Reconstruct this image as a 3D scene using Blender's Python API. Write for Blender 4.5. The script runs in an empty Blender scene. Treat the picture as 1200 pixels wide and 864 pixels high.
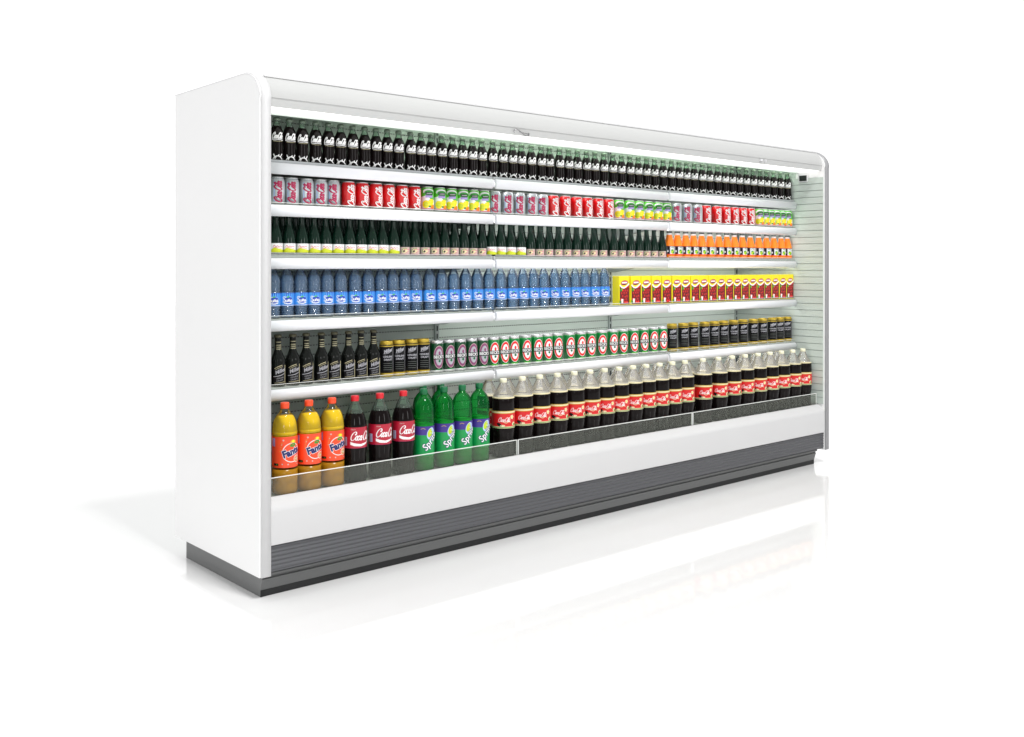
WORLD_FRONT = .42; WORLD_BACK = 1.18; WORLD_TOP = .4
LAMP_CANOPY = 1.1; ADDED_SHELF_LAMP = 7; ADDED_DIM_LAMP = .15; ADDED_TOP_LAMP = 9
FLOOR_ALB = .83; FLOOR_IOR = 2.15; SOFTBOX = 1030; STRIP = 45
XS = {
 'glass': [0.156, 0.213, 0.272, 0.335, 0.396, 0.455, 0.516, 0.575, 0.635, 0.693, 0.753, 0.818, 0.876, 0.934, 0.996, 1.058, 1.118, 1.177, 1.236, 1.302, 1.367, 1.43, 1.488, 1.555, 1.623, 1.68, 1.751, 1.816, 1.882, 1.948, 2.012, 2.081, 2.152, 2.219, 2.289, 2.357, 2.428, 2.496, 2.57, 2.642, 2.711, 2.781, 2.85, 2.925, 2.998, 3.073, 3.146, 3.217, 3.29, 3.364, 3.439, 3.512, 3.583, 3.658, 3.735, 3.813],
 'silver': [0.159, 0.224, 0.292, 0.359, 0.419, 1.316, 1.397, 1.475, 1.558, 1.633, 2.686, 2.784, 2.879],
 'red': [0.495, 0.564, 0.634, 0.7, 0.771, 0.841, 1.708, 1.793, 1.876, 1.957, 2.038, 2.118, 2.965, 3.064, 3.155, 3.241, 3.325, 3.408],
 'fruit': [0.911, 0.982, 1.049, 1.116, 1.19, 1.245, 2.199, 2.286, 2.364, 2.442, 2.523, 2.597, 3.502, 3.583, 3.652, 3.722, 3.796, 3.822],
 'yellow': [0.152, 0.211, 0.271, 0.328, 0.383, 0.44, 0.499, 0.555, 0.612, 0.668, 0.726, 1.291, 1.351, 1.415, 1.482],
 'pink': [0.787, 0.843, 0.902, 0.956, 1.016, 1.071, 1.127, 1.185, 1.241, 1.549, 1.613, 1.676, 1.74, 1.804, 1.872, 1.935, 2.001, 2.074, 2.156, 2.224, 2.293, 2.364, 2.428, 2.491, 2.56],
 'orange': [2.625, 2.696, 2.771, 2.844, 2.92, 3.001, 3.087, 3.166, 3.243, 3.322, 3.405, 3.496, 3.577, 3.658, 3.741, 3.822],
 'water': [0.147, 0.201, 0.267, 0.331, 0.388, 0.454, 0.526, 0.592, 0.662, 0.721, 0.785, 0.847, 0.924, 0.994, 1.064, 1.135, 1.206, 1.28, 1.353, 1.428, 1.498, 1.57, 1.64, 1.716, 1.789, 1.864, 1.935, 2.008, 2.083],
 'box': [2.217, 2.311, 2.394, 2.482, 2.571, 2.66, 2.742, 2.836, 2.911, 3.004, 3.087, 3.172, 3.252, 3.34, 3.42, 3.502, 3.586, 3.671, 3.76, 3.822],
 'beer': [0.116, 0.162, 0.229, 0.292, 0.362, 0.426, 0.495, 0.558, 0.622],
 'mgd': [0.69, 0.754, 0.826, 0.889, 2.65, 2.75, 2.844, 2.949, 3.042, 3.132, 3.235, 3.331, 3.439, 3.539, 3.642, 3.728, 3.822],
 'bkshaded': [0.966, 1.032, 1.101, 1.175, 1.236],
 'bk': [1.305, 1.371, 1.437, 1.516, 1.592, 1.662, 1.734, 1.82, 1.901, 1.978, 2.063, 2.149, 2.231, 2.314, 2.399, 2.481, 2.56],
 'fanta': [0.121, 0.227, 0.334],
 'cola': [0.443, 0.566, 0.686],
 'sprite': [0.795, 0.908, 1.012, 1.112],
 'vanilla': [1.257, 1.376, 1.491, 1.609, 1.728, 1.851, 1.971, 2.077, 2.18, 2.281, 2.384, 2.491, 2.599, 2.763, 2.906, 3.04, 3.169, 3.297, 3.425, 3.548, 3.67, 3.79],
}
import bpy, bmesh, math, random
from mathutils import Vector, Matrix
from mathutils.geometry import tessellate_polygon
random.seed(7)
scene = bpy.context.scene
COL = scene.collection
PI = math.pi

# ------------------------------------------------------------------ camera
CAM = (-1.775, -3.383, 1.252)
cam = bpy.data.cameras.new("camera")
co = bpy.data.objects.new("camera", cam); COL.objects.link(co)
co.location = CAM
co.rotation_euler = (PI/2, 0, -math.radians(41.4))
cam.sensor_width = 36.0
cam.lens = 36.0*1157/1200
cam.shift_y = -120/1200
cam.clip_start = 0.05; cam.clip_end = 500
scene.camera = co

# ------------------------------------------------------------------ world: white studio, a little dimmer on the front side
W = bpy.data.worlds.new("World"); scene.world = W; W.use_nodes = True
nt = W.node_tree; bg = nt.nodes['Background']
tc = nt.nodes.new('ShaderNodeTexCoord'); sx = nt.nodes.new('ShaderNodeSeparateXYZ')
mr = nt.nodes.new('ShaderNodeMapRange')
mr.inputs['From Min'].default_value = -0.5; mr.inputs['From Max'].default_value = 0.25
mr.inputs['To Min'].default_value = WORLD_FRONT; mr.inputs['To Max'].default_value = WORLD_BACK
nt.links.new(tc.outputs['Generated'], sx.inputs[0]); nt.links.new(sx.outputs['Y'], mr.inputs['Value'])
mz = nt.nodes.new('ShaderNodeMapRange'); mx = nt.nodes.new('ShaderNodeMath'); mx.operation = 'MAXIMUM'
mz.inputs['From Min'].default_value = .35; mz.inputs['From Max'].default_value = .85
mz.inputs['To Min'].default_value = 0; mz.inputs['To Max'].default_value = WORLD_TOP
nt.links.new(sx.outputs['Z'], mz.inputs['Value'])
nt.links.new(mr.outputs[0], mx.inputs[0]); nt.links.new(mz.outputs[0], mx.inputs[1]); nt.links.new(mx.outputs[0], bg.inputs['Strength'])
bg.inputs['Color'].default_value = (1, 1, 1, 1)
vs = scene.view_settings
scene.display_settings.display_device = 'sRGB'
vs.view_transform = 'Standard'; vs.look = 'None'; vs.exposure = 0; vs.gamma = 1
scene.render.engine = 'CYCLES'
scene.cycles.use_denoising = True
scene.cycles.max_bounces = 10
scene.cycles.transparent_max_bounces = 24
scene.cycles.caustics_reflective = False
scene.cycles.caustics_refractive = False

# ------------------------------------------------------------------ materials
M = {}
def lin(c):
    return tuple((v/12.92 if v <= .04045 else ((v+.055)/1.055)**2.4) for v in c)
def mat(name, col, rough=.4, metal=0, coat=0, emit=0, spec=.5, noise=0):
    """col is a linear base colour"""
    m = bpy.data.materials.new(name); m.use_nodes = True
    b = m.node_tree.nodes['Principled BSDF']
    b.inputs['Base Color'].default_value = (*col, 1)
    b.inputs['Roughness'].default_value = rough
    b.inputs['Metallic'].default_value = metal
    b.inputs['Coat Weight'].default_value = coat
    b.inputs['Coat Roughness'].default_value = .04
    b.inputs['Specular IOR Level'].default_value = spec
    if emit:
        b.inputs['Emission Color'].default_value = (1, .985, .96, 1)
        b.inputs['Emission Strength'].default_value = emit
    n = m.node_tree
    if noise:
        t = n.nodes.new('ShaderNodeTexNoise'); t.inputs['Scale'].default_value = 9
        t.inputs['Detail'].default_value = 6
        tcn = n.nodes.new('ShaderNodeTexCoord'); n.links.new(tcn.outputs['Object'], t.inputs['Vector'])
        r = n.nodes.new('ShaderNodeMapRange'); r.inputs['To Min'].default_value = rough-noise
        r.inputs['To Max'].default_value = rough+noise
        n.links.new(t.outputs['Fac'], r.inputs['Value']); n.links.new(r.outputs[0], b.inputs['Roughness'])
    m.diffuse_color = (*col, 1)
    M[name] = m
    return m
def shell(name, tint, body=0.0, bodycol=(.9, .9, .9), rough=.05, ior=1.45):
    """thin clear wall: tinted pass-through, a share of milky body, fresnel gloss"""
    m = bpy.data.materials.new(name); m.use_nodes = True
    n = m.node_tree; n.nodes.remove(n.nodes['Principled BSDF'])
    out = n.nodes['Material Output']
    tr = n.nodes.new('ShaderNodeBsdfTransparent'); tr.inputs[0].default_value = (*tint, 1)
    df = n.nodes.new('ShaderNodeBsdfDiffuse'); df.inputs[0].default_value = (*bodycol, 1)
    gl = n.nodes.new('ShaderNodeBsdfGlossy'); gl.inputs['Roughness'].default_value = rough
    mx = n.nodes.new('ShaderNodeMixShader'); mx.inputs[0].default_value = body
    fr = n.nodes.new('ShaderNodeFresnel'); fr.inputs[0].default_value = ior
    m2 = n.nodes.new('ShaderNodeMixShader')
    L = n.links.new
    L(tr.outputs[0], mx.inputs[1]); L(df.outputs[0], mx.inputs[2])
    L(fr.outputs[0], m2.inputs[0]); L(mx.outputs[0], m2.inputs[1]); L(gl.outputs[0], m2.inputs[2])
    L(m2.outputs[0], out.inputs[0])
    M[name] = m
    return m

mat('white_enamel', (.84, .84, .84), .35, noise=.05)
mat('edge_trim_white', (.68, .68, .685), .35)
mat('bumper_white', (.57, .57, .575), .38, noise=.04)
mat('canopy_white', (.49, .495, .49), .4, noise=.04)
mat('rail_white', (.90, .91, .95), .25)
mat('deck_grey', (.42, .44, .46), .35)
mat('shelf_steel', (.55, .58, .57), .35)
mat('wall_panel', (.64, .71, .66), .35)
mat('slot_dark', (.20, .22, .21), .6)
mat('groove_grey', (.24, .28, .26), .6)
mat('hole_black', (.04, .045, .045), .6)
mat('upright_grey', (.12, .13, .13), .4)
mat('bracket_grey', (.4, .44, .43), .35)
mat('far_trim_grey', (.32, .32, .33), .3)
mat('kick_grey', (.105, .107, .115), .38, metal=.3)
mat('plinth_grey', (.125, .128, .128), .4, metal=.2)
mat('toe_black', (.014, .0145, .015), .45, spec=.3)
mat('tray_steel', (.27, .275, .25), .38, metal=.3)
mat('lamp_diffuser', (.9, .9, .9), .5, emit=LAMP_CANOPY)
mat('added_lamp_tube', (.9, .9, .9), .5, emit=ADDED_SHELF_LAMP)
mat('added_lamp_tube_dim', (.9, .9, .9), .5, emit=ADDED_DIM_LAMP)
mat('added_lamp_tube_top', (.9, .9, .9), .5, emit=ADDED_TOP_LAMP)
M['added_lamp_tube_top'].node_tree.nodes['Principled BSDF'].inputs['Emission Color'].default_value = (.84, 1, .80, 1)
mat('wire_steel', (.35, .35, .36), .25, metal=1)
mat('sensor_black', (.015, .02, .018), .35)
shell('clear_acrylic', (.94, .95, .93), .045, (.80, .84, .76), .03, 1.0)
def no_gloss(name):
    n = M[name].node_tree
    mixes = [q for q in n.nodes if q.type == 'MIX_SHADER']
    out = n.nodes['Material Output']
    last = out.inputs[0].links[0].from_node
    n.links.new(last.inputs[1].links[0].from_socket, out.inputs[0])
no_gloss('clear_acrylic')
mat('acrylic_edge', (.88, .9, .88), .2)
# drinks
mat('cola_dark', (.006, .004, .004), .07, spec=.16)
mat('black_glass', (.005, .006, .005), .08, spec=.35)
mat('green_black_glass', (.003, .015, .009), .08, spec=.35)
mat('green_glass_lit', (.01, .10, .02), .08, coat=.3)
shell('clear_green_glass', (.62, .78, .66), .12, (.45, .6, .48), .04)
shell('clear_pet', (.96, .96, .95), .20, (.88, .86, .86), .06)
shell('clear_pet_thin', (.93, .94, .92), .02, (.8, .8, .75), .04, 1.25)
shell('rim_pet', (.95, .95, .9), .55, (.85, .85, .74), .08)
shell('green_pet', (.22, .80, .34), .12, (.0, .45, .09), .05, 1.3)
shell('water_pet', (.80, .88, .97), .10, (.46, .62, .80), .05, 1.6)
mat('sprite_liquid', (.0, .36, .075), .2, spec=.2)
mat('sprite_liquid_glint', (.04, .62, .12), .2)  # highlight on the soda surface, painted as a brighter green
shell('water_core', (.66, .82, .96), .32, (.26, .50, .80), .05, 1.2)
mat('orange_liquid', (1.0, .64, .0), .4, spec=.1)
mat('orange_liquid_low', (.36, .17, .008), .2, spec=.25)
mat('orange_juice', (.92, .22, .01), .25, coat=.4)
mat('red', (.72, .008, .012), .22, coat=.5)
mat('deep_red', (.42, .008, .03), .3, coat=.2)
mat('label_red', (.80, .012, .01), .35)
mat('vermilion', (.88, .065, .012), .35, coat=.2)
mat('magenta_red', (.45, .02, .09), .3)
mat('white', (.86, .86, .86), .35)
mat('cream', (.74, .66, .40), .35)
mat('pale_pink', (.58, .44, .40), .4)
mat('rose', (.62, .12, .18), .4)
mat('navy', (.012, .018, .13), .35)
mat('purple_blue', (.05, .03, .25), .35)
mat('sky_blue', (.07, .36, .84), .35)
mat('royal_blue', (.015, .06, .45), .3)
mat('pale_blue', (.45, .58, .85), .35)
mat('lilac', (.42, .32, .68), .35)
mat('oval_red_shaded', (.24, .05, .15), .35)
mat('lime', (.45, .62, .01), .35)
mat('leaf_green', (.03, .26, .03), .35)
mat('label_green', (.004, .30, .07), .3)
mat('can_green', (.004, .20, .035), .22, coat=.5)
mat('can_green_shaded', (.004, .055, .018), .22, coat=.5)  # can green with the left bay's shade painted in
mat('bright_green', (.10, .55, .03), .3, coat=.3)
mat('yellow', (.88, .74, .01), .3, coat=.3)
mat('label_yellow', (.58, .64, .02), .35)
mat('orange', (.85, .22, .01), .3)
mat('gold', (.60, .42, .05), .28, metal=.5)
mat('pale_gold', (.62, .56, .34), .35, metal=.2)
mat('silver', (.62, .68, .70), .28, metal=.6)
mat('silver_white', (.80, .80, .82), .3, metal=.3)
mat('lid_silver', (.75, .75, .77), .25, metal=.6)
mat('ink', (.010, .010, .012), .35, spec=.2)
mat('can_black', (.010, .010, .012), .07, spec=.16)
mat('grey_print', (.28, .28, .30), .4)
mat('dim_print', (.10, .11, .10), .4)
mat('silver_print', (.42, .42, .46), .35)
mat('crown_cap', (.15, .20, .15), .35, metal=.4)
mat('cap_orange', (.88, .07, .015), .35)
mat('cap_red', (.62, .01, .02), .35)
mat('cap_green', (.0, .13, .04), .35)
mat('cap_cream', (.80, .78, .58), .4)
mat('cap_dark', (.05, .06, .06), .4)
mat('deep_label_red', (.62, .010, .012), .35)
mat('cap_bronze', (.09, .085, .05), .3, metal=.4)
mat('foil_dull', (.34, .32, .20), .35, metal=.2)
mat('trim_line', (.66, .66, .665), .35)
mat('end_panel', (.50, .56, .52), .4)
mat('cherry', (.40, .010, .012), .35)
mat('cherry_light', (.70, .06, .04), .35)
mat('cherry_dark', (.13, .006, .01), .4)
def mat_floor():
    m = bpy.data.materials.new('studio_floor'); m.use_nodes = True
    b = m.node_tree.nodes['Principled BSDF']
    b.inputs['Base Color'].default_value = (FLOOR_ALB, FLOOR_ALB, FLOOR_ALB, 1)
    b.inputs['Roughness'].default_value = .055
    b.inputs['IOR'].default_value = FLOOR_IOR
    M['studio_floor'] = m
mat_floor()

# ------------------------------------------------------------------ tagging
def tag(o, label=None, cat=None, group=None, kind=None):
    if label: o['label'] = label
    if cat: o['category'] = cat
    if group: o['group'] = group
    if kind: o['kind'] = kind
    return o
def empty(name, loc=(0, 0, 0), rz=0):
    o = bpy.data.objects.new(name, None); COL.objects.link(o)
    o.empty_display_size = .02
    o.location = loc; o.rotation_euler = (0, 0, rz)
    return o
def link(name, me, parent=None):
    o = bpy.data.objects.new(name, me); COL.objects.link(o)
    if parent: o.parent = parent
    return o

class MB:
    def __init__(s): s.v = []; s.f = []; s.m = []; s.mats = []; s.sm = []
    def mi(s, name):
        if name not in s.mats: s.mats.append(name)
        return s.mats.index(name)
    def add(s, vs, fs, m, smooth=False):
        k = len(s.v); s.v += [tuple(p) for p in vs]; i = s.mi(m)
        for f in fs: s.f.append([q+k for q in f]); s.m.append(i); s.sm.append(smooth)
    def box(s, x0, x1, y0, y1, z0, z1, m):
        vs = [(x, y, z) for x in (x0, x1) for y in (y0, y1) for z in (z0, z1)]
        s.add(vs, [(0,1,3,2), (4,6,7,5), (0,4,5,1), (2,3,7,6), (0,2,6,4), (1,5,7,3)], m)
    def prism(s, prof, x0, x1, m, smooth=False, caps=True, segm=None, closed=True):
        """prof: (y,z) outline swept along X"""
        n = len(prof)
        vs = [(x0, y, z) for y, z in prof]+[(x1, y, z) for y, z in prof]
        k = len(s.v); s.v += vs
        rng = n if closed else n-1
        for i in range(rng):
            j = (i+1) % n
            mm = segm[i] if segm else m
            s.f.append([k+i, k+j, k+n+j, k+n+i]); s.m.append(s.mi(mm)); s.sm.append(smooth)
        if caps and closed:
            tris = tessellate_polygon([[Vector((y, z, 0)) for y, z in prof]])
            for t in tris:
                s.f.append([k+q for q in t]); s.m.append(s.mi(m)); s.sm.append(False)
                s.f.append([k+n+q for q in t]); s.m.append(s.mi(m)); s.sm.append(False)
    def revolve(s, prof, m, seg=24, segm=None, smooth=True):
        """prof: (r,z) from bottom to top"""
        k = len(s.v); n = len(prof)
        for r, z in prof:
            for a in range(seg):
                t = 2*PI*a/seg
                s.v.append((r*math.cos(t), r*math.sin(t), z))
        for i in range(n-1):
            mm = segm[i] if segm else m
            for a in range(seg):
                b = (a+1) % seg
                s.f.append([k+i*seg+a, k+i*seg+b, k+(i+1)*seg+b, k+(i+1)*seg+a]); s.m.append(s.mi(mm)); s.sm.append(smooth)
        if prof[0][0] > 1e-4:
            s.f.append([k+a for a in range(seg)][::-1]); s.m.append(s.mi(segm[0] if segm else m)); s.sm.append(False)
        if prof[-1][0] > 1e-4:
            s.f.append([k+(n-1)*seg+a for a in range(seg)]); s.m.append(s.mi(segm[-1] if segm else m)); s.sm.append(False)
    def tube(s, pts, r, m, seg=8):
        pts = [Vector(p) for p in pts]; k = len(s.v); n = len(pts)
        for i, p in enumerate(pts):
            d = (pts[min(i+1, n-1)]-pts[max(i-1, 0)]).normalized()
            a = d.cross(Vector((0, 1, .01))).normalized(); b = d.cross(a).normalized()
            for q in range(seg):
                t = 2*PI*q/seg
                s.v.append(tuple(p+a*r*math.cos(t)+b*r*math.sin(t)))
        for i in range(n-1):
            for q in range(seg):
                w = (q+1) % seg
                s.f.append([k+i*seg+q, k+i*seg+w, k+(i+1)*seg+w, k+(i+1)*seg+q]); s.m.append(s.mi(m)); s.sm.append(True)
        s.f.append([k+q for q in range(seg)]); s.m.append(s.mi(m)); s.sm.append(False)
        s.f.append([k+(n-1)*seg+q for q in range(seg)][::-1]); s.m.append(s.mi(m)); s.sm.append(False)
    def mesh(s, name, bevel=0, bevel_angle=.6, bseg=2):
        me = bpy.data.meshes.new(name); me.from_pydata(s.v, [], s.f)
        for n in s.mats: me.materials.append(M[n])
        for i, p in enumerate(me.polygons): p.material_index = s.m[i]; p.use_smooth = s.sm[i]
        bm = bmesh.new(); bm.from_mesh(me)
        if bevel:
            bmesh.ops.remove_doubles(bm, verts=bm.verts, dist=1e-6)
            bmesh.ops.recalc_face_normals(bm, faces=bm.faces)
            es = [e for e in bm.edges if len(e.link_faces) == 2 and e.calc_face_angle(0) > bevel_angle]
            bmesh.ops.bevel(bm, geom=es, offset=bevel, segments=bseg, profile=.6, affect='EDGES', clamp_overlap=True)
        bmesh.ops.recalc_face_normals(bm, faces=bm.faces)
        bm.to_mesh(me); bm.free()
        return me
    def build(s, name, parent=None, bevel=0, **kw):
        return link(name, s.mesh(name, bevel, **kw), parent)

# ------------------------------------------------------------------ printed artwork, drawn flat (u right, v up, metres) and wrapped round the pack
def catmull(pts, n=6, closed=False):
    P = [Vector(p) for p in pts]; out = []
    N = len(P)
    for i in range(N if closed else N-1):
        a = P[(i-1) % N] if closed or i > 0 else P[0]
        b = P[i]; c = P[(i+1) % N]
        d = P[(i+2) % N] if closed or i+2 < N else P[-1]
        for k in range(n):
            t = k/n
            out.append(.5*((2*b)+(c-a)*t+(2*a-5*b+4*c-d)*t*t+(3*b-a-3*c+d)*t**3))
    if not closed: out.append(P[-1])
    return out
class Art:
    def __init__(s): s.L = []          # (layer, material, verts, faces)
    def poly(s, pts, m, layer=1):
        pts = [Vector((p[0], p[1], 0)) for p in pts]
        tris = tessellate_polygon([pts])
        s.L.append((layer, m, [(p.x, p.y) for p in pts], [list(t) for t in tris]))
    def rect(s, u0, v0, u1, v1, m, layer=1):
        s.L.append((layer, m, [(u0, v0), (u1, v0), (u1, v1), (u0, v1)], [[0, 1, 2, 3]]))
    def ell(s, u, v, ru, rv, m, layer=1, n=20, rot=0, a0=0, a1=2*PI):
        c, w = math.cos(rot), math.sin(rot); pts = []
        for i in range(n):
            t = a0+(a1-a0)*i/n
            x, y = ru*math.cos(t), rv*math.sin(t)
            pts.append((u+x*c-y*w, v+x*w+y*c))
        s.poly(pts, m, layer)
    def stroke(s, pts, w, m, layer=1, nib=0, closed=False, smooth=5, taper=0):
        P = catmull([(p[0], p[1], 0) for p in pts], smooth, closed) if smooth else [Vector((p[0], p[1], 0)) for p in pts]
        n = len(P); vs = []; fs = []
        for i, p in enumerate(P):
            a = P[(i-1) % n] if closed or i else P[0]; b = P[(i+1) % n] if closed or i < n-1 else P[-1]
            d = (b-a)
            if d.length < 1e-9: d = Vector((1, 0, 0))
            d.normalize(); nn = Vector((-d.y, d.x, 0))
            ww = w
            if nib: ww = w*((1-nib)+nib*abs(math.sin(math.atan2(d.y, d.x)-.35)))
            if taper and not closed: ww *= 1-taper*abs(2*i/(n-1)-1)**2
            vs += [tuple((p+nn*ww/2)[:2]), tuple((p-nn*ww/2)[:2])]
        for i in range(n if closed else n-1):
            j = (i+1) % n
            fs.append([2*i, 2*i+1, 2*j+1, 2*j])
        s.L.append((layer, m, vs, fs))
    def text(s, body, u, v, h, m, layer=1, rot=0, bold=0, shear=0, sx=1, arc=0):
        cu = bpy.data.curves.new('t', 'FONT'); cu.body = body; cu.align_x = 'CENTER'; cu.align_y = 'CENTER'
        cu.size = 1; cu.offset = bold; cu.shear = shear; cu.resolution_u = 2
        o = bpy.data.objects.new('t', cu); COL.objects.link(o)
        bpy.context.view_layer.update()
        dg = bpy.context.evaluated_depsgraph_get()
        me = bpy.data.meshes.new_from_object(o.evaluated_get(dg))
        k = h/.72; c, w = math.cos(rot), math.sin(rot); vs = []
        for q in me.vertices:
            x, y = q.co.x*k*sx, q.co.y*k
            y += arc*x
            vs.append((u+x*c-y*w, v+x*w+y*c))
        s.L.append((layer, m, vs, [list(p.vertices) for p in me.polygons]))
        bpy.data.objects.remove(o); bpy.data.curves.remove(cu); bpy.data.meshes.remove(me)
    def script(s, u, v, width, height, m, layer=1, w=.13, rot=0, part='both', tail=True):
        """flowing two-word soda script, drawn stroke by stroke"""
        S = []
        def E(cx, cy, rx, ry): return ([(cx+rx*math.cos(t*PI/4), cy+ry*math.sin(t*PI/4)) for t in range(8)], True)
        first = [([(.86, .74), (.80, .97), (.55, 1.02), (.24, .82), (.06, .45), (.13, .12), (.38, .0), (.66, .12), (.86, .38)], False),
                 ([(.86, .74), (.72, .66), (.70, .80)], False),
                 E(1.04, .28, .15, .26),
                 ([(1.50, .42), (1.42, .56), (1.30, .46), (1.24, .25), (1.32, .03), (1.46, .04), (1.58, .2)], False),
                 E(1.78, .28, .15, .26),
                 ([(1.97, .55), (1.91, .2), (1.96, .02), (2.08, .14)], False),
                 ([(2.08, .30), (2.26, .34)], False)]
        second = [([(3.02, .74), (2.96, .97), (2.72, 1.02), (2.46, .82), (2.30, .45), (2.36, .12), (2.58, .0), (2.80, .12), (2.96, .34)], False),
                  ([(2.96, .97), (3.2, .86), (3.5, .95), (3.75, .85)], False),
                  E(3.12, .28, .14, .26),
                  ([(3.30, .28), (3.50, .75), (3.54, .98), (3.44, 1.0), (3.37, .7), (3.35, .2), (3.41, .02), (3.54, .14)], False),
                  E(3.76, .28, .15, .26),
                  ([(3.95, .55), (3.89, .2), (3.94, .02), (4.08, .16)], False)]
        if part in ('both', 'first'): S += first
        if part in ('both', 'second'): S += second
        if tail and part != 'second':
            S.append(([(.50, -.06), (.25, -.16), (.55, -.30), (1.1, -.18), (1.7, -.26), (2.1, -.16)], False))
        x0 = 0 if part != 'second' else 2.3; x1 = 4.1 if part != 'first' else 2.2
        kx = width/(x1-x0); ky = height
        c, sn = math.cos(rot), math.sin(rot)
        for pts, cl in S:
            q = []
            for x, y in pts:
                X = (x-(x0+x1)/2)*kx+.22*(y-.5)*ky; Y = (y-.5)*ky
                q.append((u+X*c-Y*sn, v+X*sn+Y*c))
            s.stroke(q, w*height, m, layer, nib=.5, closed=cl)
    def to_mb(s, mb, rad=None, step=.004, base=.0003, dl=.00025, flat=None, theta0=-PI/2):
        """rad(v) -> radius: wrapped on a body of revolution facing -Y; flat: y of a flat front face"""
        for layer, m, vs, fs in s.L:
            if flat is not None:
                mb.add([(x, flat-base-dl*layer, z) for x, z in vs], fs, m); continue
            bm = bmesh.new(); V = [bm.verts.new((x, z, 0)) for x, z in vs]
            for f in fs:
                try: bm.faces.new([V[q] for q in f])
                except ValueError: pass
            us = [x for x, z in vs]; a, b = min(us), max(us)
            k = math.ceil(a/step)
            while k*step < b:
                if k*step > a+1e-5:
                    bmesh.ops.bisect_plane(bm, geom=bm.verts[:]+bm.edges[:]+bm.faces[:], plane_co=(k*step, 0, 0), plane_no=(1, 0, 0))
                k += 1
            zs = [z for x, z in vs]; a, b = min(zs), max(zs); k = math.ceil(a/.006)
            if b-a > .012:
                while k*.006 < b:
                    if k*.006 > a+1e-5:
                        bmesh.ops.bisect_plane(bm, geom=bm.verts[:]+bm.edges[:]+bm.faces[:], plane_co=(0, k*.006, 0), plane_no=(0, 1, 0))
                    k += 1
            bm.verts.index_update()
            out = []
            for q in bm.verts:
                r0 = rad(q.co.y); r = r0+base+dl*layer
                t = theta0+q.co.x/r0
                out.append((r*math.cos(t), r*math.sin(t), q.co.y))
            mb.add(out, [[q.index for q in f.verts] for f in bm.faces], m, True)
            bm.free()
def interp(prof):
    def f(z):
        for (r0, z0), (r1, z1) in zip(prof, prof[1:]):
            if z0 <= z <= z1 and z1 > z0: return r0+(r1-r0)*(z-z0)/(z1-z0)
        return prof[-1][0] if z > prof[-1][1] else prof[0][0]
    return f
def smoothprof(pts, n=4):
    return [(max(p.x, 0.0005), p.y) for p in catmull([(r, z, 0) for r, z in pts], n)]
def label_band(mb, prof, z0, z1, m, seg=32, off=.0003, bands=None):
    f = interp(prof); N = max(2, int((z1-z0)/.006))
    zs = [z0+(z1-z0)*i/N for i in range(N+1)]
    if bands: zs = sorted(set(zs+[b[0] for b in bands]+[b[1] for b in bands]))
    k = len(mb.v)
    for z in zs:
        for a in range(seg):
            t = 2*PI*a/seg; r = (f(z)+off)/math.cos(PI/seg)
            mb.v.append((r*math.cos(t), r*math.sin(t), z))
    for i in range(len(zs)-1):
        mm = m; zc = (zs[i]+zs[i+1])/2
        for b in bands or []:
            if b[0] <= zc <= b[1]: mm = b[2]
        for a in range(seg):
            b = (a+1) % seg
            mb.f.append([k+i*seg+a, k+i*seg+b, k+(i+1)*seg+b, k+(i+1)*seg+a]); mb.m.append(mb.mi(mm)); mb.sm.append(True)

# ================================================================== SETTING
mb = MB(); n = 10
mb.add([(-16, -8, 0), (22, -8, 0), (22, 30, 0), (-16, 30, 0)], [[0, 1, 2, 3]], 'studio_floor')
fl = mb.build('floor'); tag(fl, kind='structure')

# ================================================================== CABINET
WID = 3.855
cab = empty('display_cabinet', (0, 0, 0))
tag(cab, 'long white open-front refrigerated drinks cabinet with five lit shelves and a grey base', 'display fridge')

def side_profile():
    p = [(0, .086), (0, 1.875)]
    for i in range(1, 13):
        t = PI/2*i/12
        p.append((.14-.14*math.cos(t), 1.875+.115*math.sin(t)))
    p += [(.78, 1.99), (.78, .086)]
    return p
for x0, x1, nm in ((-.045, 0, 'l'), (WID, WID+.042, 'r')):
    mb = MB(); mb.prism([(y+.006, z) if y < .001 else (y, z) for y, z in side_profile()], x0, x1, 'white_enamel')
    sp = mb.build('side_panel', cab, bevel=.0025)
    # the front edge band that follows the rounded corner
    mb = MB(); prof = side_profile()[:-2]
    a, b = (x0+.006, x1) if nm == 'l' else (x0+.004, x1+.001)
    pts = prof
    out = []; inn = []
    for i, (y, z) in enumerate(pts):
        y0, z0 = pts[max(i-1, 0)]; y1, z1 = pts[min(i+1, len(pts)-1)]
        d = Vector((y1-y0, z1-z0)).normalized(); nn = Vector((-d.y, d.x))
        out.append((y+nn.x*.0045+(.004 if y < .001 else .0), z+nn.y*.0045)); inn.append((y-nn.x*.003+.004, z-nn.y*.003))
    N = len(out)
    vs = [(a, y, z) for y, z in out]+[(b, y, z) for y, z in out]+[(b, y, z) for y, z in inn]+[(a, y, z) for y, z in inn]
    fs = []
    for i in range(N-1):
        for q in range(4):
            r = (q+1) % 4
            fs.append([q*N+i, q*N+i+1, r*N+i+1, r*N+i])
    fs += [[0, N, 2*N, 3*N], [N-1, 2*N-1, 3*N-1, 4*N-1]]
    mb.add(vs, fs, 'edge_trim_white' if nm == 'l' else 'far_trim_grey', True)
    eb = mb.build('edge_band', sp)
    tag(eb, 'pale grey front edge band' if nm == 'l' else 'mid grey front edge band')

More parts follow.
